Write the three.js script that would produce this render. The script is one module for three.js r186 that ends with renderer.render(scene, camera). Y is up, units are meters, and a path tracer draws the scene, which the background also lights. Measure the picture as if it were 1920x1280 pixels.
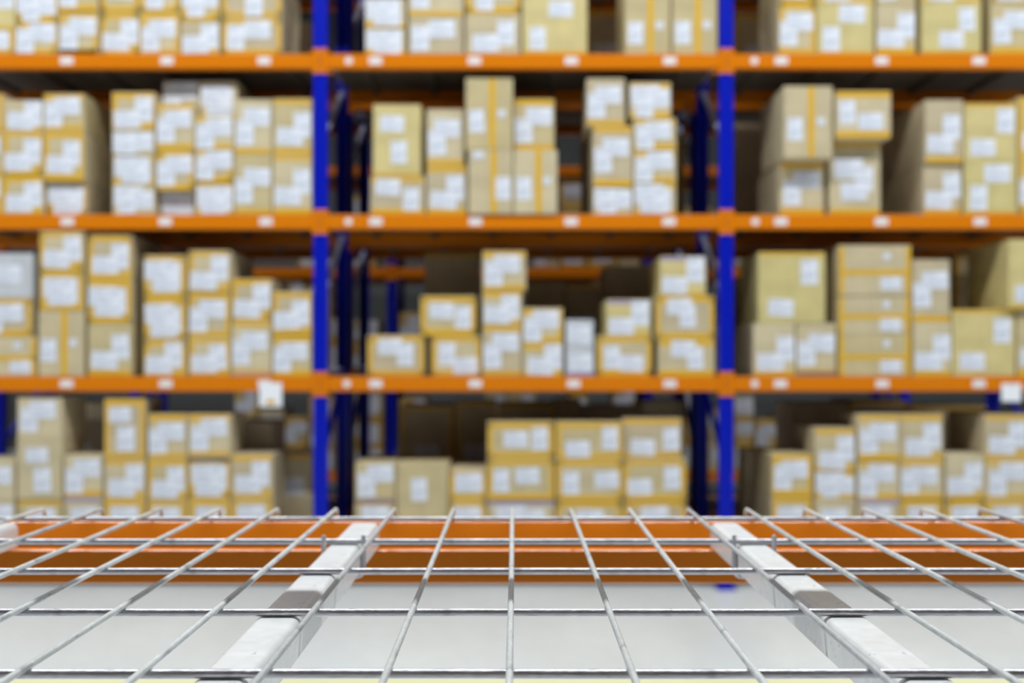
import * as THREE from 'three';
import { RoundedBoxGeometry } from 'three/addons/geometries/RoundedBoxGeometry.js';
import { mergeGeometries } from 'three/addons/utils/BufferGeometryUtils.js';
import { RectAreaLightUniformsLib } from 'three/addons/lights/RectAreaLightUniformsLib.js';

// ---------------------------------------------------------------- camera, exposure
const EYE = 1.53;                       // lens height above the warehouse floor
const F = 1850;                         // focal length in pixels of the 1920 x 1280 frame
const scene = new THREE.Scene();
scene.background = new THREE.Color(0x000000);
const camera = new THREE.PerspectiveCamera(2 * Math.atan(675 / F) * 180 / Math.PI, 1928 / 1350, 0.02, 80);
camera.setViewOffset(1928, 1350, 0, 0, 1920, 1280);   // level lens, slightly shifted
camera.position.set(0, EYE, 0);
camera.lookAt(0, EYE, -1);
camera.focus = 0.60;
camera.userData.fStop = 5.4;
const renderer = new THREE.WebGLRenderer({ antialias: true });
renderer.toneMapping = THREE.LinearToneMapping;
renderer.toneMappingExposure = 1.0;
renderer.shadowMap.enabled = true;
RectAreaLightUniformsLib.init();

const LAMP_Y = 7.65, LAMP_POWER = 390;  // aisle strip lights
const LAMP_COLOR = new THREE.Color(0.945, 0.985, 1.0);

// ---------------------------------------------------------------- helpers
let seed = 20240611;
const rnd = () => { seed |= 0; seed = seed + 0x6D2B79F5 | 0; let t = Math.imul(seed ^ seed >>> 15, 1 | seed); t = t + Math.imul(t ^ t >>> 7, 61 | t) ^ t; return ((t ^ t >>> 14) >>> 0) / 4294967296; };
const rr = (a, b) => a + (b - a) * rnd();
const counts = {};
function numbered(name) { const n = counts[name] = (counts[name] ?? -1) + 1; return n ? name + '_' + String(n).padStart(3, '0') : name; }
function thing(name, label, category, pos = [0, 0, 0], group) {
  const o = new THREE.Group(); o.name = numbered(name); o.position.set(...pos);
  o.userData = { label, category }; if (group) o.userData.group = group;
  scene.add(o); return o;
}
function part(name, geo, mat, parent, pos) {
  const m = new THREE.Mesh(geo, mat); m.name = name; m.castShadow = m.receiveShadow = true;
  if (pos) m.position.set(...pos);
  parent.add(m); return m;
}
function structure(name, geo, mat, pos, label, category) {
  const m = part(name, geo, mat, scene, pos); m.userData = { kind: 'structure', label, category }; return m;
}
const box = (w, h, d, x = 0, y = 0, z = 0) => new THREE.BoxGeometry(w, h, d).translate(x, y, z);
const boxUV = (g, s = 1) => {           // texture coordinates in metres, by the way each face points
  const p = g.attributes.position, n = g.attributes.normal, uv = new Float32Array(p.count * 2);
  for (let i = 0; i < p.count; i++) {
    const ax = Math.abs(n.getX(i)), ay = Math.abs(n.getY(i)), az = Math.abs(n.getZ(i));
    const [u, v] = ax > ay && ax > az ? [p.getZ(i), p.getY(i)] : ay > az ? [p.getX(i), p.getZ(i)] : [p.getX(i), p.getY(i)];
    uv[2 * i] = u * s; uv[2 * i + 1] = v * s;
  }
  g.setAttribute('uv', new THREE.BufferAttribute(uv, 2)); return g;
};
function tube(pts, r, seg = 14, phase = 0) {    // a round bar along a list of points, with caps
  const P = pts.map(p => new THREE.Vector3(...p)), pos = [], nor = [], uv = [], idx = [];
  let t0 = P[1].clone().sub(P[0]).normalize();
  let N = new THREE.Vector3(0, 1, 0); if (Math.abs(t0.y) > 0.9) N.set(1, 0, 0);
  let len = 0;
  for (let i = 0; i < P.length; i++) {
    const a = P[Math.max(0, i - 1)], b = P[Math.min(P.length - 1, i + 1)];
    const t = b.clone().sub(a).normalize();
    N = N.sub(t.clone().multiplyScalar(N.dot(t))).normalize();
    const B = t.clone().cross(N);
    if (i) len += P[i].distanceTo(P[i - 1]);
    for (let k = 0; k <= seg; k++) {
      const an = k / seg * Math.PI * 2, d = N.clone().multiplyScalar(Math.cos(an)).addScaledVector(B, Math.sin(an));
      pos.push(P[i].x + d.x * r, P[i].y + d.y * r, P[i].z + d.z * r); nor.push(d.x, d.y, d.z);
      uv.push(len + phase, k / seg * Math.PI * 2 * r);
    }
  }
  const w = seg + 1;
  for (let i = 0; i < P.length - 1; i++) for (let k = 0; k < seg; k++) { const a = i * w + k, b = a + w; idx.push(a, a + 1, b, b, a + 1, b + 1); }
  for (const [i, s] of [[0, -1], [P.length - 1, 1]]) {
    const t = (i ? P[i].clone().sub(P[i - 1]) : P[1].clone().sub(P[0])).normalize().multiplyScalar(s), c = pos.length / 3;
    const tip = P[i].clone().addScaledVector(t, r * 0.6);
    pos.push(tip.x, tip.y, tip.z); nor.push(t.x, t.y, t.z); uv.push(0, 0);
    for (let k = 0; k < seg; k++) s < 0 ? idx.push(c, i * w + k + 1, i * w + k) : idx.push(c, i * w + k, i * w + k + 1);
  }
  const g = new THREE.BufferGeometry();
  g.setAttribute('position', new THREE.Float32BufferAttribute(pos, 3));
  g.setAttribute('normal', new THREE.Float32BufferAttribute(nor, 3));
  g.setAttribute('uv', new THREE.Float32BufferAttribute(uv, 2));
  g.setIndex(idx); return g;
}
function arc(cx, cy, r, a0, a1, n = 6) { const o = []; for (let i = 0; i <= n; i++) { const a = a0 + (a1 - a0) * i / n; o.push([cx + r * Math.cos(a), cy + r * Math.sin(a)]); } return o; }
function extrude(outline, depth, bevel = 0) {
  const s = new THREE.Shape(outline.map(p => new THREE.Vector2(...p)));
  return new THREE.ExtrudeGeometry(s, { depth, bevelEnabled: bevel > 0, bevelSize: bevel, bevelThickness: bevel, bevelSegments: 2, curveSegments: 6 });
}

// ---------------------------------------------------------------- computed textures
function hash(x, y, s) { let h = Math.imul(x, 374761393) + Math.imul(y, 668265263) + Math.imul(s, 974634777) | 0; h = Math.imul(h ^ h >>> 13, 1274126177); return ((h ^ h >>> 16) >>> 0) / 4294967296; }
function vnoise(x, y, per, s) {
  const xi = Math.floor(x), yi = Math.floor(y), fx = x - xi, fy = y - yi, u = fx * fx * (3 - 2 * fx), v = fy * fy * (3 - 2 * fy), m = (a) => ((a % per) + per) % per;
  const a = hash(m(xi), m(yi), s), b = hash(m(xi + 1), m(yi), s), c = hash(m(xi), m(yi + 1), s), d = hash(m(xi + 1), m(yi + 1), s);
  return (a + (b - a) * u) * (1 - v) + (c + (d - c) * u) * v;
}
function texture(n, f, srgb, rx = 1, ry = rx) {
  const d = new Uint8Array(n * n * 4);
  for (let y = 0; y < n; y++) for (let x = 0; x < n; x++) { const c = f(x / n, y / n); for (let k = 0; k < 3; k++) d[(y * n + x) * 4 + k] = Math.max(0, Math.min(255, c[k] * 255)); d[(y * n + x) * 4 + 3] = 255; }
  const t = new THREE.DataTexture(d, n, n); t.wrapS = t.wrapT = THREE.RepeatWrapping; t.magFilter = THREE.LinearFilter; t.minFilter = THREE.LinearMipmapLinearFilter; t.generateMipmaps = true;
  if (srgb) t.colorSpace = THREE.SRGBColorSpace; t.repeat.set(rx, ry); t.needsUpdate = true; return t;
}
const grey = v => [v, v, v];
const kraftTex = texture(256, (u, v) => { const a = vnoise(u * 6, v * 6, 6, 1), b = vnoise(u * 60, v * 8, 60, 2), c = vnoise(u * 90, v * 90, 90, 3); return grey(0.86 + 0.07 * a + 0.04 * b + 0.04 * c); }, true, 2);
const zincTex = texture(256, (u, v) => {        // spangle and rubbed marks on galvanised wire
  const a = vnoise(u * 12, v * 4, 12, 5), b = vnoise(u * 70, v * 40, 70, 6), c = vnoise(u * 28, v * 9, 28, 7), d = c > 0.8 ? (c - 0.8) * 0.9 : 0;
  return grey(0.84 + 0.08 * a + 0.07 * b - d);
}, true, 4, 20);
const zincRough = texture(256, (u, v) => { const a = vnoise(u * 12, v * 4, 12, 8), b = vnoise(u * 80, v * 60, 80, 9); return grey(0.55 + 0.25 * a + 0.2 * b); }, false, 4, 20);
const zincBump = texture(256, (u, v) => grey(0.4 * vnoise(u * 40, v * 20, 40, 10) + 0.6 * vnoise(u * 110, v * 90, 110, 11)), false, 6, 30);
const channelTex = texture(256, (u, v) => { const b = vnoise(u * 30, v * 30, 30, 12), c = vnoise(u * 9, v * 9, 9, 13), s = vnoise(u * 60, v * 60, 60, 14); return grey(0.91 + 0.04 * b + 0.04 * c - (s > 0.9 && c > 0.55 ? 0.14 : 0)); }, true, 6);
const floorTex = texture(512, (u, v) => { const a = vnoise(u * 5, v * 5, 5, 15), b = vnoise(u * 40, v * 40, 40, 16), c = vnoise(u * 160, v * 160, 160, 17); return [0.90 + 0.05 * a + 0.02 * b + 0.02 * c, 0.905 + 0.05 * a + 0.02 * b + 0.02 * c, 0.90 + 0.05 * a + 0.02 * b + 0.02 * c]; }, true, 0.4);
const woodTex = texture(256, (u, v) => { const a = vnoise(u * 4, v * 50, 50, 18), b = vnoise(u * 90, v * 90, 90, 19); return grey(0.72 + 0.2 * a + 0.08 * b); }, true, 1);
const paintBump = texture(256, (u, v) => grey(vnoise(u * 50, v * 50, 50, 20)), false, 5);
function labelTexture(kind) {                   // white paper with faint grey print: rules, blocks and bars
  const c = document.createElement('canvas'), W = c.width = kind ? 192 : 256, H = c.height = kind ? 256 : 192, x = c.getContext('2d');
  x.fillStyle = '#f6f8ff'; x.fillRect(0, 0, W, H);
  x.fillStyle = '#aeb6c6';
  for (let i = 0; i < 4; i++) x.fillRect(14, 16 + i * 15, (0.35 + 0.3 * hash(i, kind, 30)) * W, 5);
  let p = 18; for (let i = 0; p < W - 24; i++) { const w = 1 + Math.floor(3 * hash(i, kind, 31)); x.fillRect(p, H * 0.5, w, H * 0.2); p += w + 2 + Math.floor(3 * hash(i, kind, 32)); }
  for (let i = 0; i < 3; i++) x.fillRect(14, H * 0.78 + i * 13, (0.4 + 0.35 * hash(i, kind, 33)) * W, 4);
  const t = new THREE.CanvasTexture(c); t.colorSpace = THREE.SRGBColorSpace; return t;
}
const labelTex = [labelTexture(0), labelTexture(1)];

// ---------------------------------------------------------------- materials
const C = (r, g, b) => new THREE.Color().setRGB(r, g, b);
const std = (color, roughness, extra = {}) => new THREE.MeshStandardMaterial({ color, roughness, metalness: 0, ...extra });
const phys = (color, roughness, extra = {}) => new THREE.MeshPhysicalMaterial({ color, roughness, metalness: 0, ...extra });
const M = {
  floor: std(C(0.79, 0.82, 0.83), 0.32, { map: floorTex }),
  line: std(C(0.84, 0.82, 0.46), 0.4),
  wall: std(C(0.075, 0.075, 0.075), 0.8),
  ceiling: std(C(0.30, 0.30, 0.30), 0.85),
  blue: phys(C(0.002, 0.012, 0.48), 0.35, { specularIntensity: 0.35, bumpMap: paintBump, bumpScale: 0.0002 }),
  orange: phys(C(0.72, 0.20, 0.004), 0.24, { specularIntensity: 0.4, bumpMap: paintBump, bumpScale: 0.0002 }),
  stepOrange: phys(C(0.74, 0.205, 0.004), 0.20, { specularIntensity: 0.8, bumpMap: paintBump, bumpScale: 0.0001 }),
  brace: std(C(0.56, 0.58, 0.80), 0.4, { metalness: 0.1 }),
  panel: std(C(0.20, 0.16, 0.12), 0.8, { map: woodTex }),
  tape: std(C(0.72, 0.42, 0.025), 0.35),
  purple: std(C(0.34, 0.28, 0.46), 0.5),
  label: [std(C(0.83, 0.845, 0.88), 0.6, { map: labelTex[0] }), std(C(0.83, 0.845, 0.88), 0.6, { map: labelTex[1] })],
  paper: std(C(0.88, 0.90, 0.95), 0.6),
  tag: std(C(0.80, 0.78, 0.80), 0.5),
  kraft: [C(0.64, 0.535, 0.335), C(0.59, 0.49, 0.32), C(0.68, 0.575, 0.37), C(0.62, 0.51, 0.28)].map(c => std(c, 0.75, { map: kraftTex })),
  yellow: [C(0.72, 0.60, 0.27), C(0.68, 0.575, 0.25)].map(c => std(c, 0.6, { map: kraftTex })),
  pale: std(C(0.62, 0.64, 0.68), 0.6, { map: kraftTex }),
  wire: [C(0.76, 0.79, 0.79), C(0.70, 0.73, 0.72), C(0.60, 0.62, 0.63)].map(c => std(c, 0.62, { metalness: 0.28, map: zincTex, roughnessMap: zincRough, bumpMap: zincBump, bumpScale: 0.00012 })),
  crossWire: std(C(0.70, 0.70, 0.74), 0.5, { metalness: 0.9, map: zincTex, roughnessMap: zincRough, bumpMap: zincBump, bumpScale: 0.00015 }),
  channel: std(C(0.90, 0.92, 0.92), 0.30, { metalness: 0.12, map: channelTex }),
  housing: std(C(0.8, 0.8, 0.8), 0.5),
  tubeLamp: std(C(0.9, 0.9, 0.9), 0.4, { emissive: new THREE.Color(1, 0.99, 0.97), emissiveIntensity: 8 }),
  plate: std(C(0.3, 0.3, 0.33), 0.5, { metalness: 0.6 }),
};

// ---------------------------------------------------------------- the hall
const HX = 13, ZB = 5, ZF = -17, HY = 8.6;
const midZ = (ZB + ZF) / 2, lenZ = ZB - ZF;
const floor = structure('floor', boxUV(box(2 * HX + 0.4, 0.2, lenZ + 0.4)), M.floor, [0, -0.1, midZ], 'pale grey sealed warehouse floor of the aisle', 'floor');
const fl = part('floor_line', box(2 * HX, 0.002, 0.10), M.line, floor, [0, 0.101, -4.70 - midZ]);
fl.userData.label = 'painted yellow aisle line';
structure('ceiling', box(2 * HX + 0.4, 0.2, lenZ + 0.4), M.ceiling, [0, HY + 0.1, midZ], 'grey warehouse ceiling above the aisles', 'ceiling');
structure('wall_left', box(0.2, HY, lenZ), M.wall, [-HX - 0.1, HY / 2, midZ], 'grey warehouse wall at one end of the aisles', 'wall');
structure('wall_right', box(0.2, HY, lenZ), M.wall, [HX + 0.1, HY / 2, midZ], 'grey warehouse wall at the other end of the aisles', 'wall');
structure('wall_back', box(2 * HX, HY, 0.2), M.wall, [0, HY / 2, ZB + 0.1], 'grey warehouse wall behind the wire deck rack', 'wall');
structure('wall_front', box(2 * HX, HY, 0.2), M.wall, [0, HY / 2, ZF - 0.1], 'grey warehouse wall behind the farthest rack', 'wall');

// strip lights hung in rows over the two aisles
for (const [z, power, where] of [[-2.80, 1, 'over the main aisle'], [-9.55, 0.38, 'over the aisle behind the stacked rack']]) {
  for (let i = 0; i < 12; i++) {
    const x = -11 + i * 2;
    const t = thing('strip_light', `white batten strip light hanging ${where}`, 'light', [x, LAMP_Y, z], `strip lights ${where}`);
    part('housing', box(1.92, 0.05, 0.07, 0, 0.045, 0), M.housing, t);
    part('lamp_tube', new THREE.CylinderGeometry(0.013, 0.013, 1.86, 12).rotateZ(Math.PI / 2), M.tubeLamp, t);
    for (const s of [-0.7, 0.7]) part('hanger', new THREE.CylinderGeometry(0.006, 0.006, HY - LAMP_Y - 0.07, 8), M.plate, t, [s, 0.07 + (HY - LAMP_Y - 0.07) / 2, 0]);
    const l = new THREE.RectAreaLight(LAMP_COLOR, LAMP_POWER * power, 1.86, 0.05);
    l.position.set(0, -0.016, 0); l.rotation.x = -Math.PI / 2; t.add(l);
  }
}

// ---------------------------------------------------------------- pallet racks
const POST_X = [-4.007, -1.295, 1.417, 4.129];        // bay pitch 2.712 m
const LEVELS = [0.349, 1.420, 2.501, 3.573, 4.65];
const BEAM_H = 0.098, POST_W = 0.085, POST_D = 0.07;
const postShape = (() => { const w = POST_W / 2, d = POST_D / 2, t = 0.012; return [[-w, -d], [-w, d], [-w * 0.35, d], [-w * 0.3, d - 0.01], [w * 0.3, d - 0.01], [w * 0.35, d], [w, d], [w, -d], [w * 0.45, -d], [w * 0.45, -d + t], [w - t, -d + t], [w - t, d - t - 0.004], [-w + t, d - t - 0.004], [-w + t, -d + t], [-w * 0.45, -d + t], [-w * 0.45, -d]]; })();
const postGeo = H => extrude(postShape, H).rotateX(-Math.PI / 2);      // outline's +y ends up facing -z
const beamLen = 2.712 - POST_W - 0.006;
const beamGeo = boxUV(new RoundedBoxGeometry(beamLen, BEAM_H, 0.05, 3, 0.008));
const connGeo = boxUV(mergeGeometries([box(POST_W / 2 - 0.001, 0.165, 0.006, 0, 0, 0.004), box(0.006, 0.165, 0.05, POST_W / 4 + 0.002, 0, -0.02)]));
const panelGeo = boxUV(box(beamLen / 3 - 0.006, 0.018, 0.82));
const barGeo = box(0.04, 0.03, 0.80);
const beamTag = [boxUV(box(0.085, 0.05, 0.002)), new THREE.CylinderGeometry(0.025, 0.025, 0.002, 20).rotateX(Math.PI / 2)];

function upright(parent, x, depth, H, zPhase) {       // two posts, foot plates, zigzag braces
  const f = new THREE.Group(); f.name = 'upright_frame'; f.position.x = x; parent.add(f);
  const pg = postGeo(H);
  part('post', pg, M.blue, f, [0, 0, -POST_D / 2]).rotation.y = Math.PI;
  part('post', pg, M.blue, f, [0, 0, -depth + POST_D / 2]);
  for (const z of [-POST_D / 2, -depth + POST_D / 2]) part('foot_plate', box(0.13, 0.008, 0.12, 0, 0.004, 0), M.blue, f, [0, 0, z]);
  for (let y = 0.86 + zPhase; y + 0.6 < H; y += 1.077) {
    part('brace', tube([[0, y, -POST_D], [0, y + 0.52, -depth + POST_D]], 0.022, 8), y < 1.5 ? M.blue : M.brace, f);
    part('brace', tube([[0, y + 0.60, -POST_D], [0, y + 0.60, -depth + POST_D]], 0.016, 8), M.brace, f);
  }
}
function palletRack(label, z, depth, opts = {}) {
  const H = opts.H ?? 4.9, t = thing('pallet_rack', label, 'rack', [0, 0, z], 'blue and orange pallet racks');
  for (const x of POST_X) upright(t, x, depth, H, 0);
  for (let b = 0; b < POST_X.length - 1; b++) for (const [li, L] of LEVELS.entries()) {
    const cx = (POST_X[b] + POST_X[b + 1]) / 2;
    for (const [side, bz] of [[1, -0.025], [-1, -depth + 0.025]]) {
      const bm = part('beam', beamGeo, M.orange, t, [cx, L - BEAM_H / 2, bz]);
      for (const e of [-1, 1]) {
        const c = part('beam_connector', connGeo, M.orange, bm, [e * (beamLen / 2 + POST_W / 4 + 0.001), 0, side * 0.024]);
        if (e > 0) c.scale.x = -1; if (side < 0) c.rotation.y = Math.PI, c.scale.x *= -1;
      }
      if (side > 0 && opts.tags) for (const [tx, kind] of opts.tags[b] ?? []) {
        const lb = part('location_label', beamTag[kind], M.tag, bm, [tx - cx + rr(-0.01, 0.01), 0.002, 0.0262]); lb.userData.label = 'white location sticker';
      }
    }
    for (let k = -1; k <= 1; k++) part('shelf_panel', panelGeo, M.panel, t, [cx + k * beamLen / 3, L - 0.0095, -depth / 2]);
    for (let k = 0; k < 6; k++) part('support_bar', barGeo, M.panel, t, [cx + (k - 2.5) * beamLen / 6, L - 0.034, -depth / 2]);
  }
  return t;
}
const ZA = -6.58, DA = 0.90, ZBk = -7.66, ZC = -10.40;
const ux = px => (px - 964) / 281;                     // elevation drawing of the stacked rack: 281 units per metre
const tagsA = { 0: [[ux(125), 0], [ux(312), 0], [ux(497), 0]], 1: [[ux(652), 1], [ux(705), 0], [ux(892), 0], [ux(1073), 0], [ux(1257), 0]], 2: [[ux(1415), 1], [ux(1462), 0], [ux(1653), 0], [ux(1835), 0]] };
palletRack('blue and orange pallet rack packed with cartons across the main aisle', ZA, DA, { tags: tagsA });
palletRack('shaded pallet rack standing back to back behind the carton-packed rack', ZBk, DA);
palletRack('distant pallet rack across the next aisle, glimpsed through shelf gaps', ZC, DA);

// ---------------------------------------------------------------- cartons
const ORD = ['zeroth', 'first', 'second', 'third', 'fourth', 'fifth', 'sixth', 'seventh', 'eighth', 'ninth'];
const NUM = ['zero', 'one', 'two', 'three', 'four', 'five', 'six', 'seven', 'eight', 'nine', 'ten', 'eleven', 'twelve', 'thirteen'];
const SHELF = ['bottom shelf', 'second shelf', 'third shelf', 'fourth shelf'];
const tagGeo = new Map();
function paperGeo(w, h) { const k = w.toFixed(3) + h.toFixed(3); if (!tagGeo.has(k)) tagGeo.set(k, box(w, h, 0.0008)); return tagGeo.get(k); }
// types: a/b/c/d/w two or three labels on kraft, t vertical tape, y/Y/o yellow carton, f flat carton with band, p pale, n plain
const LOOK = { a: 'two-label kraft carton', b: 'two-label kraft carton', c: 'label-covered kraft carton', d: 'kraft carton', w: 'label-covered kraft carton', t: 'centre-taped kraft carton', y: 'smooth yellow carton', Y: 'smooth yellow carton', o: 'one-label kraft carton', f: 'flat band-taped carton', p: 'small pale carton', n: 'plain carton' };
function carton(x0, x1, y0, y1, zFront, depth, type, label, group, opt = {}) {
  const w = x1 - x0 - 0.004, h = y1 - y0, g = thing('carton', label, 'carton', [(x0 + x1) / 2, y0, zFront - depth / 2], group);
  const yellow = type === 'y' || type === 'Y';
  const mat = type === 'p' ? M.pale : yellow ? M.yellow[rnd() * 2 | 0] : M.kraft[rnd() * 4 | 0];
  part('carton_body', boxUV(new RoundedBoxGeometry(w, h - 0.001, depth, 2, 0.006)), mat, g, [0, h / 2, 0]);
  const fz = depth / 2 + 0.0005;
  const strip = (sw, sh, sx, sy, m = M.tape, name = 'packing_tape') => { const s = part(name, paperGeo(sw, sh), m, g, [sx, sy, fz]); s.rotation.z = rr(-0.006, 0.006); return s; };
  const paper = (kind, lw, lh, sx, sy) => {
    lw = Math.min(lw, w * 0.86); lh = Math.min(lh, h * 0.86);
    const px = Math.max(-w / 2 + lw / 2 + 0.008, Math.min(w / 2 - lw / 2 - 0.008, sx)), py = Math.max(lh / 2 + 0.008, Math.min(h - lh / 2 - 0.008, sy));
    const s = part('shipping_label', paperGeo(lw, lh), M.label[kind], g, [px, py, fz + 0.0009 + 0.0009 * (g.userData.n = (g.userData.n ?? 0) + 1)]); s.rotation.z = rr(-0.05, 0.05); s.userData.label = 'white shipping label';
  };
  const j = () => rr(-0.012, 0.012);
  const land = (sx, sy, k = 1) => paper(0, 0.175 * k, 0.118 * k, sx * w + j(), sy * h + j());
  const port = (sx, sy, k = 1) => paper(1, 0.115 * k, 0.165 * k, sx * w + j(), sy * h + j());
  if (type === 'n') { delete g.userData.n; return g; }
  // yellow packing tape along the edges
  if ('abcdwo'.includes(type)) {
    const e = opt.edge ?? rnd();
    const tb = Math.min(0.036, h * 0.16);
    if (e > 0.12) strip(w - 0.012, tb * rr(0.8, 1.2), 0, tb / 2 + 0.006);
    if (e > 0.3 || opt.top) strip(w - 0.012, tb * rr(0.7, 1.1), 0, h - tb / 2 - 0.007);
    if (e > 0.5) { strip(0.026, h * 0.94, -w / 2 + 0.02, h / 2); strip(0.026, h * 0.94, w / 2 - 0.02, h / 2); }
  }
  if (yellow) strip(w - 0.012, 0.018, 0, opt.top ? h - 0.014 : 0.014);
  if (opt.purple === 'b') strip(w - 0.012, 0.024, 0, 0.018, M.purple, 'grey_band');
  if (opt.purple === 't') strip(w - 0.012, 0.024, 0, h - 0.018, M.purple, 'grey_band');
  if (opt.L) for (const [k, sx, sy] of opt.L) (k ? port : land)(sx, sy, 0.92);
  else switch (type) {
    case 'a': port(-0.26, 0.42); land(0.10, 0.66); break;
    case 'b': port(0.24, 0.55); land(-0.10, 0.30); break;
    case 'c': land(-0.15, 0.62, 1.1); land(0.15, 0.55); port(-0.12, 0.40); break;
    case 'w': land(-0.13, 0.62, 1.1); port(0.20, 0.50); land(0.0, 0.32); break;
    case 'd': port(0.05, 0.34); if (h > 0.3) land(-0.08, 0.75, 0.85); break;
    case 'o': opt.port ? port(0, 0.55, 1.05) : land(0, 0.55, 1.05); break;
    case 't': strip(0.042, h - 0.014, 0.02, h / 2); paper(1, 0.10, 0.15, (opt.flip ? 0.28 : -0.27) * w, (opt.ty ?? 0.40) * h); paper(0, 0.05, 0.05, 0.26 * w, opt.flip ? 0.3 * h : (opt.ty ?? 0.40) * h + 0.05); if (opt.flip) paper(0, 0.07, 0.05, -0.28 * w, 0.92 * h); break;
    case 'y': port(0.28, 0.70); land(-0.16, 0.24, 0.95); break;
    case 'Y': land(0.1, 0.80); port(-0.26, 0.30); break;
    case 'f': strip(w - 0.012, 0.035, 0, h * 0.46); strip(0.03, h * 0.94, -w / 2 + 0.02, h / 2); strip(0.03, h * 0.94, w / 2 - 0.02, h / 2); paper(0, 0.05, 0.045, 0.16 * w, h * 0.78); paper(0, 0.14, 0.085, 0.22 * w, h * 0.24); break;
    case 'p': land(0, 0.52); break;
  }
  delete g.userData.n; return g;
}
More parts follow.
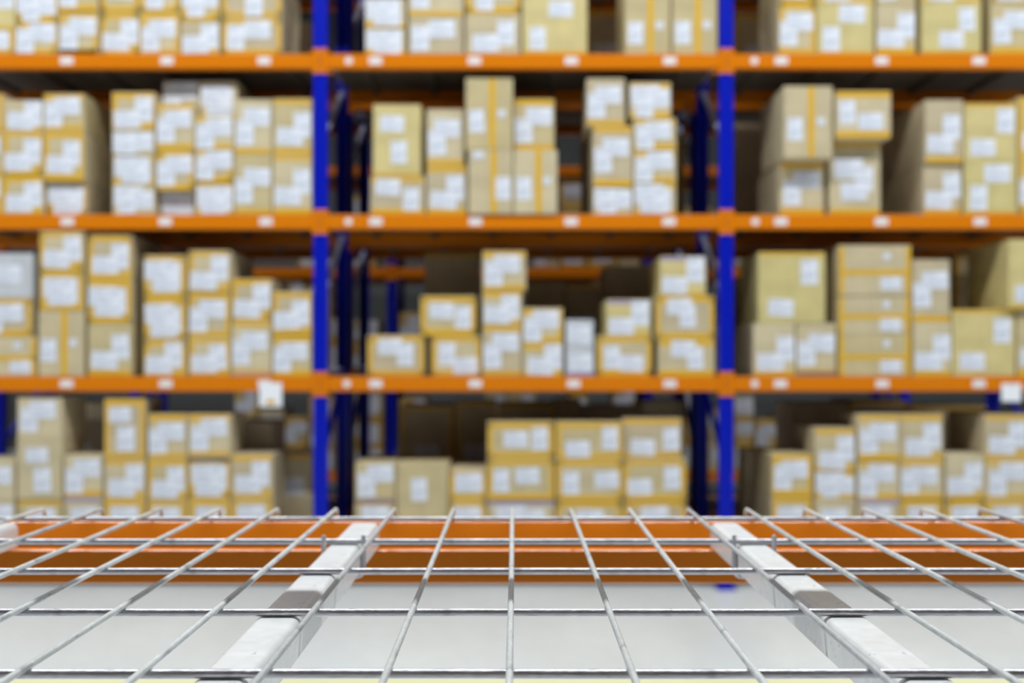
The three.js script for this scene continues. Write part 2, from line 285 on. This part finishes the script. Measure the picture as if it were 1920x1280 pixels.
// one entry a stack: x0, x1 (rack elevation units), then the cartons from the shelf up as [top, type, options]; s = set back in metres
const U = 281;
const BASE = [1007, 706, 402, 101];                    // the four shelves in the same units
const BAYS = [['bay with yellow-marked note', 'upright', true], ['middle bay', 'note-bay upright', false], ['bay with flat-carton pile', 'upright', false]];
const STACKS = {
  '3,0': [[-62, 27, [55, 'a'], [-40, 'y']], [28, 108, [42, 'a'], [-20, 'c']], [109, 183, [21, 'a', { purple: 'b' }], [-60, 'a']], [184, 258, [21, 'b'], [-60, 'o']], [259, 335, [21, 'a', { purple: 'b' }], [-60, 'c']], [337, 411, [39, 'b'], [-40, 'c']], [413, 527, [30, 'a'], [-55, 'd']]],
  '2,0': [[-80, 4, [327, 'a'], [247, 'a'], [174, 'o']], [5, 80, [328, 'b', { edge: 0.6 }], [244, 'b', { edge: 0.6 }], [187, 'b', { edge: 0.25 }]], [81, 158, [338, 'w', { edge: 0.6, s: 0.05 }], [246, 'b', { edge: 0.6 }], [175, 'a', { edge: 0.45 }]],
    [208, 289, [345, 'c', { edge: 0.05 }], [290, 'w', { edge: 0.4 }], [244, 'c', { edge: 0.1 }], [172, 'b', { edge: 0.6 }]], [291, 364, [356, 'w', { s: 0.09, edge: 0.1 }], [280, 'a', { edge: 0.6 }], [193, 'a', { edge: 0.4 }], [141, 'a', { s: 0.14, edge: 0.05 }]], [365, 437, [341, 'w', { edge: 0.4 }], [280, 'a', { edge: 0.6 }], [216, 'a', { edge: 0.4 }], [144, 'w', { s: 0.1, x0: 366, x1: 437, edge: 0.2 }]],
    [438, 509, [289, 'a', { edge: 0.2 }], [185, 'a', { edge: 0.2 }]], [510, 585, [289, 'b', { edge: 0.45 }], [183, 'b', { edge: 0.35 }]]],
  '1,0': [[-40, 66, [631, 'f'], [558, 'a', { x1: 58, edge: 0.6 }], [474, 'p', { x1: 58, s: 0.03 }]], [70, 157, [582, 't'], [507, 'w', { edge: 0.7, x0: 73 }], [433, 'b', { edge: 0.7, x0: 73 }]], [162, 246, [606, 'b', { edge: 0.2 }], [524, 'w', { edge: 0.7 }], [440, 'b', { edge: 0.7 }]],
    [267, 348, [637, 'b', { edge: 0.7 }], [556, 'w', { edge: 0.7 }], [478, 'w', { edge: 0.7 }]], [351, 430, [632, 'b', { edge: 0.7 }], [547, 'a', { edge: 0.7 }], [469, 'b', { edge: 0.7 }]], [432, 508, [601, 'a', { edge: 0.4, purple: 'b' }], [522, 'b', { edge: 0.7 }]], [510, 585, [628, 'a', { edge: 0.45 }], [546, 'b', { edge: 0.7 }]]],
  '0,0': [[-45, 25, [940, 'a'], [862, 'a']], [28, 114, [937, 'o'], [822, 'd', { edge: 0.05 }], [745, 'a', { edge: 0.1 }]], [117, 190, [932, 'o', { purple: 't' }], [854, 'a', { edge: 0.2 }]], [193, 271, [936, 'o', { edge: 0.6 }], [860, 'b', { edge: 0.4 }], [748, 'd', { edge: 0.6 }]], [274, 349, [938, 'o', { edge: 0.6 }], [861, 'b', { edge: 0.6 }], [777, 'a', { edge: 0.4 }]], [351, 431, [936, 'o', { edge: 0.6 }], [857, 'w', { edge: 0.6, purple: 't' }], [777, 'a', { edge: 0.4 }]], [432, 511, [931, 'o', { edge: 0.6 }], [852, 'b', { edge: 0.45 }]]],
  '3,1': [[683, 761, [52, 'w', { edge: 0.2 }], [-5, 'w', { edge: 0.2 }]], [765, 869, [31, 'a', { edge: 0.05 }], [-55, 'a', { edge: 0.2 }]], [872, 976, [25, 'b', { edge: 0.05 }], [-55, 'c']], [979, 1102, [-45, 'Y', { L: [[0, 0.08, 0.61], [1, -0.27, 0.22]] }]], [1172, 1259, [-80, 't', { ty: 0.23 }]], [1261, 1347, [-80, 't', { ty: 0.23 }]]],
  '2,1': [[693, 797, [329, 'b', { edge: 0.45, L: [[0, -0.16, 0.68], [1, 0.23, 0.4]] }], [194, 'Y', { x0: 698, x1: 789, L: [[0, -0.12, 0.75], [1, 0.02, 0.33]] }]], [799, 876, [309, 'b', { edge: 0.4 }], [203, 'a', { edge: 0.2, x1: 870 }]], [878, 962, [282, 't', { s: -0.02, flip: true }], [148, 't', { s: -0.02, x0: 873 }]], [963, 1045, [282, 't', { s: -0.02 }], [183, 'a', { edge: 0.45, x1: 1040 }]], [1112, 1187, [349, 'c', { edge: 0.05 }], [235, 'a', { edge: 0.45 }], [145, 'a', { edge: 0.2, x0: 1100, x1: 1173 }]], [1188, 1269, [342, 'w', { edge: 0.4 }], [281, 'a', { edge: 0.4 }], [221, 'a', { edge: 0.35 }], [153, 'c', { edge: 0.35, x0: 1181, x1: 1259, s: 0.02 }]]],
  '1,1': [[687, 796, [628, 'c', { edge: 0.6, L: [[0, -0.08, 0.7], [1, 0.14, 0.5]] }]], [807, 902, [629, 'b', { edge: 0.7, L: [[1, -0.2, 0.6], [0, 0.2, 0.3]] }], [554, 'a', { edge: 0.6, x0: 787, x1: 893, L: [[0, -0.12, 0.62], [1, 0.25, 0.5]] }]], [904, 979, [609, 'a', { edge: 0.5 }], [544, 'b', { edge: 0.4 }], [470, 'a', { edge: 0.4, x1: 987 }]], [980, 1056, [642, 'b', { edge: 0.4 }], [577, 'a', { edge: 0.6 }]], [1061, 1114, [651, 'p', { purple: 'b' }], [599, 'p', { s: 0.03 }]], [1119, 1224, [629, 'b', { edge: 0.6, L: [[1, -0.23, 0.5], [0, 0.15, 0.3]] }], [561, 'y', { x0: 1138, x1: 1222, purple: 't' }]], [1234, 1341, [636, 'c', { edge: 0.5, L: [[0, -0.04, 0.72], [1, 0.14, 0.5]] }], [554, 'c', { edge: 0.7, x0: 1229, L: [[0, -0.08, 0.72], [1, 0.06, 0.5]] }], [480, 'y', { x0: 1238, x1: 1325, purple: 't' }]]],
  '0,1': [[664, 741, [936, 'o', { purple: 't' }], [868, 'a', { edge: 0.05, s: 0.04 }]], [742, 841, [869, 'o', { edge: 0.2, L: [[1, -0.05, 0.64]] }]], [842, 912, [940, 'o', { edge: 0.6 }], [880, 'o', { edge: 0.6 }]], [913, 1040, [938, 'c', { purple: 't' }], [860, 'a', { edge: 0.6, L: [[1, -0.28, 0.45], [0, 0.1, 0.6]] }], [791, 'b', { edge: 0.6, L: [[0, -0.1, 0.5], [1, 0.27, 0.5]] }]], [1042, 1167, [940, 'o', { edge: 0.6 }], [861, 'a', { edge: 0.6, L: [[1, -0.3, 0.4], [0, 0.25, 0.55]] }], [791, 'b', { edge: 0.7, L: [[0, -0.18, 0.3], [1, 0.32, 0.55]] }]], [1168, 1288, [940, 'o', { edge: 0.6 }], [861, 'b', { edge: 0.7, L: [[0, -0.25, 0.35], [1, 0.25, 0.55]] }], [785, 'b', { edge: 0.5, x1: 1281, s: 0.05, L: [[0, -0.15, 0.25], [1, 0.3, 0.5]] }]]],
  '3,2': [[1461, 1532, [3, 'a', { s: 0.02 }], [-70, 'b']], [1533, 1641, [5, 'Y'], [-75, 'y']], [1644, 1718, [7, 'b', { edge: 0.25 }], [-70, 'a']], [1728, 1841, [3, 'y', { L: [[1, 0.28, 0.68], [0, 0, 0.28]] }], [-80, 'y']], [1858, 1940, [4, 'a', { edge: 0.3 }], [-70, 'b']]],
  '2,2': [[1464, 1549, [302, 'a', { s: 0.04, edge: 0.45 }], [169, 't', { s: -0.10, x0: 1461, x1: 1552 }]], [1556, 1653, [264, 'w', { s: 0.02, edge: 0.5 }], [177, 'a', { s: -0.08, x0: 1558, x1: 1662, edge: 0.45, L: [[1, -0.27, 0.55], [0, 0.13, 0.33]] }]], [1735, 1808, [305, 'b', { edge: 0.2, s: 0.04 }], [186, 'b', { edge: 0.2 }]], [1810, 1909, [301, 'Y'], [192, 'y', { top: true }]], [1911, 1992, [300, 'a'], [180, 'b']]],
  '1,2': [[1414, 1493, [606, 'b', { edge: 0.15 }], [472, 'y', { top: true, x0: 1423, x1: 1550 }]], [1495, 1570, [606, 'a', { edge: 0.15, purple: 'b' }]], [1574, 1711, [626, 'f'], [554, 'f'], [459, 'f']], [1713, 1785, [604, 'b', { edge: 0.2 }], [486, 'a', { edge: 0.3, s: 0.03 }]], [1787, 1906, [580, 'y', { top: true }]], [1908, 1990, [579, 'b'], [450, 'y', { x0: 1886, s: -0.03 }]]],
  '0,2': [[1449, 1526, [932, 'o', { edge: 0.7 }], [852, 'a', { edge: 0.6 }]], [1529, 1606, [935, 'o', { edge: 0.3 }], [884, 'c', { edge: 0.4 }], [803, 'b', { edge: 0.5 }]], [1609, 1688, [937, 'o', { purple: 't', edge: 0.3 }], [863, 'a', { edge: 0.5 }], [777, 'a', { edge: 0.5 }]], [1690, 1773, [938, 'o', { edge: 0.6 }], [863, 'a', { edge: 0.5 }], [777, 'b', { edge: 0.5 }]], [1775, 1847, [936, 'o', { edge: 0.6 }], [852, 'b', { edge: 0.3 }]], [1849, 1938, [938, 'o', { edge: 0.6 }], [859, 'a', { edge: 0.5 }], [777, 'b', { edge: 0.5 }]]],
};
for (const [key, stacks] of Object.entries(STACKS)) {
  const [row, bay] = key.split(',').map(Number), [bayName, from, back] = BAYS[bay];
  stacks.forEach(([x0, x1, ...boxes], i) => {
    const n = back ? stacks.length - i : i + 1; let y = BASE[row];
    const jz = rr(0.0, 0.03), depth = row === 0 && bay === 0 ? rr(0.35, 0.39) : rr(0.50, 0.60);
    boxes.forEach(([top, type, o = {}], k) => {
      const up = boxes.length === 1 ? 'alone' : k === boxes.length - 1 ? 'topmost' : k === 0 ? 'lowest' : ORD[k + 1] + ' up';
      const label = `${LOOK[type]}, ${up}, stack ${NUM[n]} from ${from}, ${SHELF[row]}, ${bayName}`;
      const yb = LEVELS[row] + (BASE[row] - y) / U, yt = LEVELS[row] + (BASE[row] - top) / U;
      carton(ux(o.x0 ?? x0), ux(o.x1 ?? x1), yb, yt, ZA - (o.s ?? jz + rr(0, 0.012)), depth, type, label, `cartons on the ${SHELF[row]}`, o);
      y = top;
    });
  });
}
// cartons deeper in the racks, of the same boards as those in front: [seen x0, seen x1, seen top, distance, row]
function hidden(x0, x1, top, z, row, type, label, group, depth = 0.48, yb0) {
  const k = z / F, y0 = yb0 ?? LEVELS[row], y1 = Math.min(EYE + (675 - top) * k, LEVELS[row + 1] - 0.125);
  carton((x0 - 964) * k, (x1 - 964) * k, y0, y1, -z, depth, type, label, group);
  return y1;
}
const ZR = 7.74;
const shade = [
  [240, 330, 500, 1], [332, 430, 490, 1], [796, 898, 463, 1], [900, 982, 560, 1], [984, 1058, 528, 1], [1060, 1132, 532, 1], [1134, 1226, 497, 1], [1322, 1346, 560, 1], [1392, 1440, 520, 1], [1540, 1590, 480, 1], [1790, 1890, 470, 1],
  [26, 100, 200, 2], [160, 226, 190, 2], [770, 860, 215, 2], [862, 950, 240, 2], [952, 1044, 210, 2], [1096, 1180, 215, 2], [1182, 1284, 250, 2], [1376, 1440, 230, 2], [1640, 1740, 210, 2],
  [750, 850, 760, 0], [852, 930, 752, 0], [932, 1040, 755, 0], [1042, 1090, 750, 0], [1092, 1200, 762, 0], [1202, 1284, 752, 0], [100, 200, 755, 0], [1484, 1590, 756, 0], [1592, 1700, 750, 0], [1702, 1850, 760, 0],
  [520, 584, 40, 3], [1096, 1180, 20, 3], [1376, 1470, 25, 3],
];
const bayOf = (px, z) => { const x = ((px - 964) * z) / F; return x < POST_X[1] ? 0 : x < POST_X[2] ? 1 : 2; };
const BAY_SHORT = ['yellow-marked-note bay', 'middle bay', 'flat-carton-pile bay'];
function order(list, key, at) {                         // nth from the bay's upright, for the labels
  const by = {}; for (const e of list) (by[key(e)] ??= []).push(e);
  const n = new Map(); for (const v of Object.values(by)) { v.sort((a, b) => at(a) - at(b)); if (bayOf(at(v[0]), ZR) === 0) v.reverse(); v.forEach((e, k) => n.set(e, k + 1)); }
  return n;
}
const shadeOrder = order([...shade], e => e[3] + '/' + bayOf(e[0], ZR), e => e[0]);
for (const e of shade) {
  const [x0, x1, top, row] = e, bay = BAY_SHORT[bayOf(x0, ZR)];
  hidden(x0, x1, top, ZR, row, rnd() < 0.7 ? 'o' : 'n', `shaded carton on back-to-back rack, ${ORD[shadeOrder.get(e)]} from upright, ${SHELF[row]} level, ${bay}`, `cartons on the back-to-back rack, ${SHELF[row]} level`);
}
for (const [x0, x1, top] of [[512, 586, 850], [440, 510, 790]]) hidden(x0, x1, top, 7.02, 0, 'o', `dim ${top > 800 ? 'low' : 'tall'} carton deep on the bottom shelf, bay with yellow-marked note`, 'cartons deep on the bottom shelf', 0.4);
hidden(1396, 1448, 842, 7.23, 0, 'n', 'dim plain carton deep on the bottom shelf, bay with flat-carton pile', 'cartons deep on the bottom shelf', 0.22);
// lit cartons on the rack across the next aisle
for (const [row, spans] of [[0, [[440, 722], [748, 1203], [1230, 1680]]], [1, [[420, 722], [748, 800], [950, 1203], [1230, 1420]]], [2, [[560, 722], [1000, 1203], [1230, 1420]]]]) {
  const list = [], z = -ZC + 0.02;
  for (const [a, b] of spans) for (let x = a; x < b - 40;) { const w = Math.min(rr(38, 60), b - x); list.push([x, w]); x += w; }
  const n = order([...list], e => bayOf(e[0], z), e => e[0]);
  for (const e of list) {
    const tall = 2 + (rnd() * 1.7 | 0); let y = LEVELS[row];
    for (let k = 0; k < tall; k++) {
      const top = 675 - (y + rr(0.2, 0.36) - EYE) * F / z, up = k === 0 ? 'lowest' : k === tall - 1 ? 'topmost' : 'middle';
      y = hidden(e[0], e[0] + e[1] - 3, top, z, row, 'abow'[rnd() * 4 | 0], `kraft carton across next aisle, ${up}, stack ${NUM[n.get(e)]} from upright, ${SHELF[row]} level, ${BAY_SHORT[bayOf(e[0], z)]}`, `cartons across the next aisle, ${SHELF[row]} level`, 0.5, y);
    }
  }
}
// papers hanging from the second-shelf beams
{
  const t = thing('hanging_note', 'white paper note with a yellow mark hanging below the second shelf beam', 'note', [ux(508), 1.335, ZA + 0.004]);
  part('paper', box(0.15, 0.16, 0.002, 0, -0.035, 0.001), M.paper, t); part('yellow_mark', box(0.06, 0.03, 0.001, 0.0, -0.085, 0.0028), M.tape, t);
  const n = thing('hanging_note', 'plain white paper hanging below the beam under the flat-carton bay', 'note', [ux(1895), 1.335, ZA + 0.004]);
  part('paper', box(0.13, 0.12, 0.002, 0, -0.02, 0.001), M.paper, n); part('adhesive_strip', box(0.05, 0.02, 0.001, 0, 0.03, 0.0028), M.tag, n);
}

// ---------------------------------------------------------------- the rack that carries the wire deck
const DK = { cross: -0.1625, depth: -0.1588, top: -0.1652, ledge: -0.1889, bottom: -0.2228 };   // heights below the lens
{
  const t = thing('pallet_rack', 'orange step beam rack carrying the galvanised wire deck', 'rack', [0, 0, -1.05], 'blue and orange pallet racks');
  const r = 0.0035, h1 = DK.top - 0.0008, prof = [];
  // step profile seen from its end: u towards the camera, v height below the lens
  const P = [[0, DK.bottom], [0.0684, DK.bottom], [0.0684, DK.ledge], [0.049, DK.ledge], [0.030, h1], [0, h1]];
  P.forEach((p, i) => {               // round every corner
    const a = P[(i + 5) % 6], b = P[(i + 1) % 6], rad = i === 3 ? 0.002 : r;
    const d = (q) => { const l = Math.hypot(q[0] - p[0], q[1] - p[1]); return [(q[0] - p[0]) / l, (q[1] - p[1]) / l]; }, da = d(a), db = d(b);
    for (let k = 0; k <= 4; k++) { const s = k / 4, A = (1 - s) * (1 - s), B = s * s; prof.push([p[0] + rad * (A * da[0] + B * db[0]), p[1] + rad * (A * da[1] + B * db[1])]); }
  });
  const L = 2.62, stepBeam = extrude(prof, L).translate(0, 0, -L / 2).rotateY(-Math.PI / 2);   // length along x, u along z
  boxUV(stepBeam);
  const bx = 0.061;
  const place = (dy, flip) => {
    const b = part('step_beam', stepBeam, M.stepOrange, t, [bx, EYE + dy, flip ? 1.13 : 0]);
    if (dy) b.scale.z = 0.66;           // the upper level has a slimmer beam
    if (flip) b.rotation.y = Math.PI;
    for (const e of [-1, 1]) part('beam_connector', box(0.05, 0.15, 0.006), M.orange, b, [e * (L / 2 + 0.02), -0.19, -0.004]);
  };
  place(0, false); place(0, true); place(1.08, false); place(1.08, true);
  for (const x of [-1.295, 1.417]) {
    const f = new THREE.Group(); f.name = 'upright_frame'; f.position.set(x, 0, 0); t.add(f);
    part('post', postGeo(3.2), M.blue, f, [0, 0, POST_D / 2]).rotation.y = Math.PI;
    part('post', postGeo(3.2), M.blue, f, [0, 0, 1.13 - POST_D / 2]);
    for (const z of [POST_D / 2, 1.13 - POST_D / 2]) part('foot_plate', box(0.13, 0.008, 0.12, 0, 0.004, 0), M.blue, f, [0, 0, z]);
    for (let y = 0.3; y < 2.6; y += 0.9) { part('brace', tube([[0, y, POST_D], [0, y + 0.55, 1.13 - POST_D]], 0.018, 8), M.brace, f); part('brace', tube([[0, y + 0.7, POST_D], [0, y + 0.7, 1.13 - POST_D]], 0.016, 8), M.brace, f); }
  }
}
// the wire deck: long wires over cross wires, on flat channels that sit in the beams' steps
{
  const t = thing('wire_deck', 'galvanised wire mesh deck on flat channels over the orange step beam', 'wire deck', [0, EYE + DK.ledge, 0]);
  const y = v => v - DK.ledge, z0 = -1.056, z1 = 0.086, R = 0.00195, RC = 0.0025, bend = 0.006;
  const xs = []; for (let n = -11; n <= 12; n++) xs.push(-0.0023 + n * 0.0625);
  for (const x of xs) {
    const w = rr(-0.0006, 0.0006), pts = [];
    pts.push([x, y(DK.depth) - 0.032, z0]);
    for (const [pz, py] of arc(z0 + bend, y(DK.depth) - bend, bend, Math.PI, Math.PI / 2, 6)) pts.push([x, py, pz]);
    for (let k = 1; k < 10; k++) pts.push([x + w * Math.sin(k * 0.7), y(DK.depth), z0 + bend + (z1 - z0 - 2 * bend) * k / 10]);
    for (const [pz, py] of arc(z1 - bend, y(DK.depth) - bend, bend, Math.PI / 2, 0, 6)) pts.push([x, py, pz]);
    pts.push([x, y(DK.depth) - 0.032, z1]);
    part('long_wire', tube(pts, R, 16, rnd() * 3), M.wire[[0, 1, 0, 2, 1][Math.round(x / 0.0625 + 20) % 5]], t);
  }
  for (let i = 0; i < 9; i++) {
    const z = -1.0088 + 0.12425 * i, pts = [];
    for (let k = 0; k <= 24; k++) pts.push([xs[0] - 0.006 + (xs[23] - xs[0] + 0.012) * k / 24, y(DK.cross), z + 0.0004 * Math.sin(k * 1.3 + i)]);
    part('cross_wire', tube(pts, RC, 18, rnd() * 3), M.crossWire, t);
  }
  // inverted channel with round shoulders
  const hw = 0.0152, top = y(DK.top) + 0.0001, bot = 0.0003, sr = 0.006, th = 0.0022, o = [];
  o.push([hw, bot]); o.push(...arc(hw - sr, top - sr, sr, 0, Math.PI / 2, 8)); o.push(...arc(-hw + sr, top - sr, sr, Math.PI / 2, Math.PI, 8)); o.push([-hw, bot]);
  o.push([-hw + th, bot]); o.push(...arc(-hw + sr, top - sr, sr - th, Math.PI, Math.PI / 2, 5)); o.push(...arc(hw - sr, top - sr, sr - th, Math.PI / 2, 0, 5)); o.push([hw - th, bot]);
  const za = -1.0000, zb = 0.028, chan = boxUV(extrude(o, zb - za));
  for (const cx of [-0.518, -0.152, 0.214, 0.580]) {
    part('support_channel', chan, M.channel, t, [cx, 0, za]);
    for (const cz of [-0.8845 + 0.0050, -0.1390 - 0.0050]) {      // wire clip hugging the channel
      const c = 0.0021, ch = hw + c + 0.0004, yb = -0.0030, pts = [[-ch, y(-0.1565), cz], [-ch, yb + 0.008, cz]];
      for (const [ax, ay] of arc(-ch + 0.007, yb + 0.0062, 0.007, Math.PI, Math.PI * 1.5, 5)) pts.push([ax, ay, cz]);
      for (const [ax, ay] of arc(ch - 0.007, yb + 0.0062, 0.007, Math.PI * 1.5, Math.PI * 2, 5)) pts.push([ax, ay, cz]);
      pts.push([ch, y(-0.1565), cz]);
      part('channel_clip', tube(pts, c, 12, rnd()), M.crossWire, t, [cx, 0, 0]);
    }
  }
}
renderer.render(scene, camera);
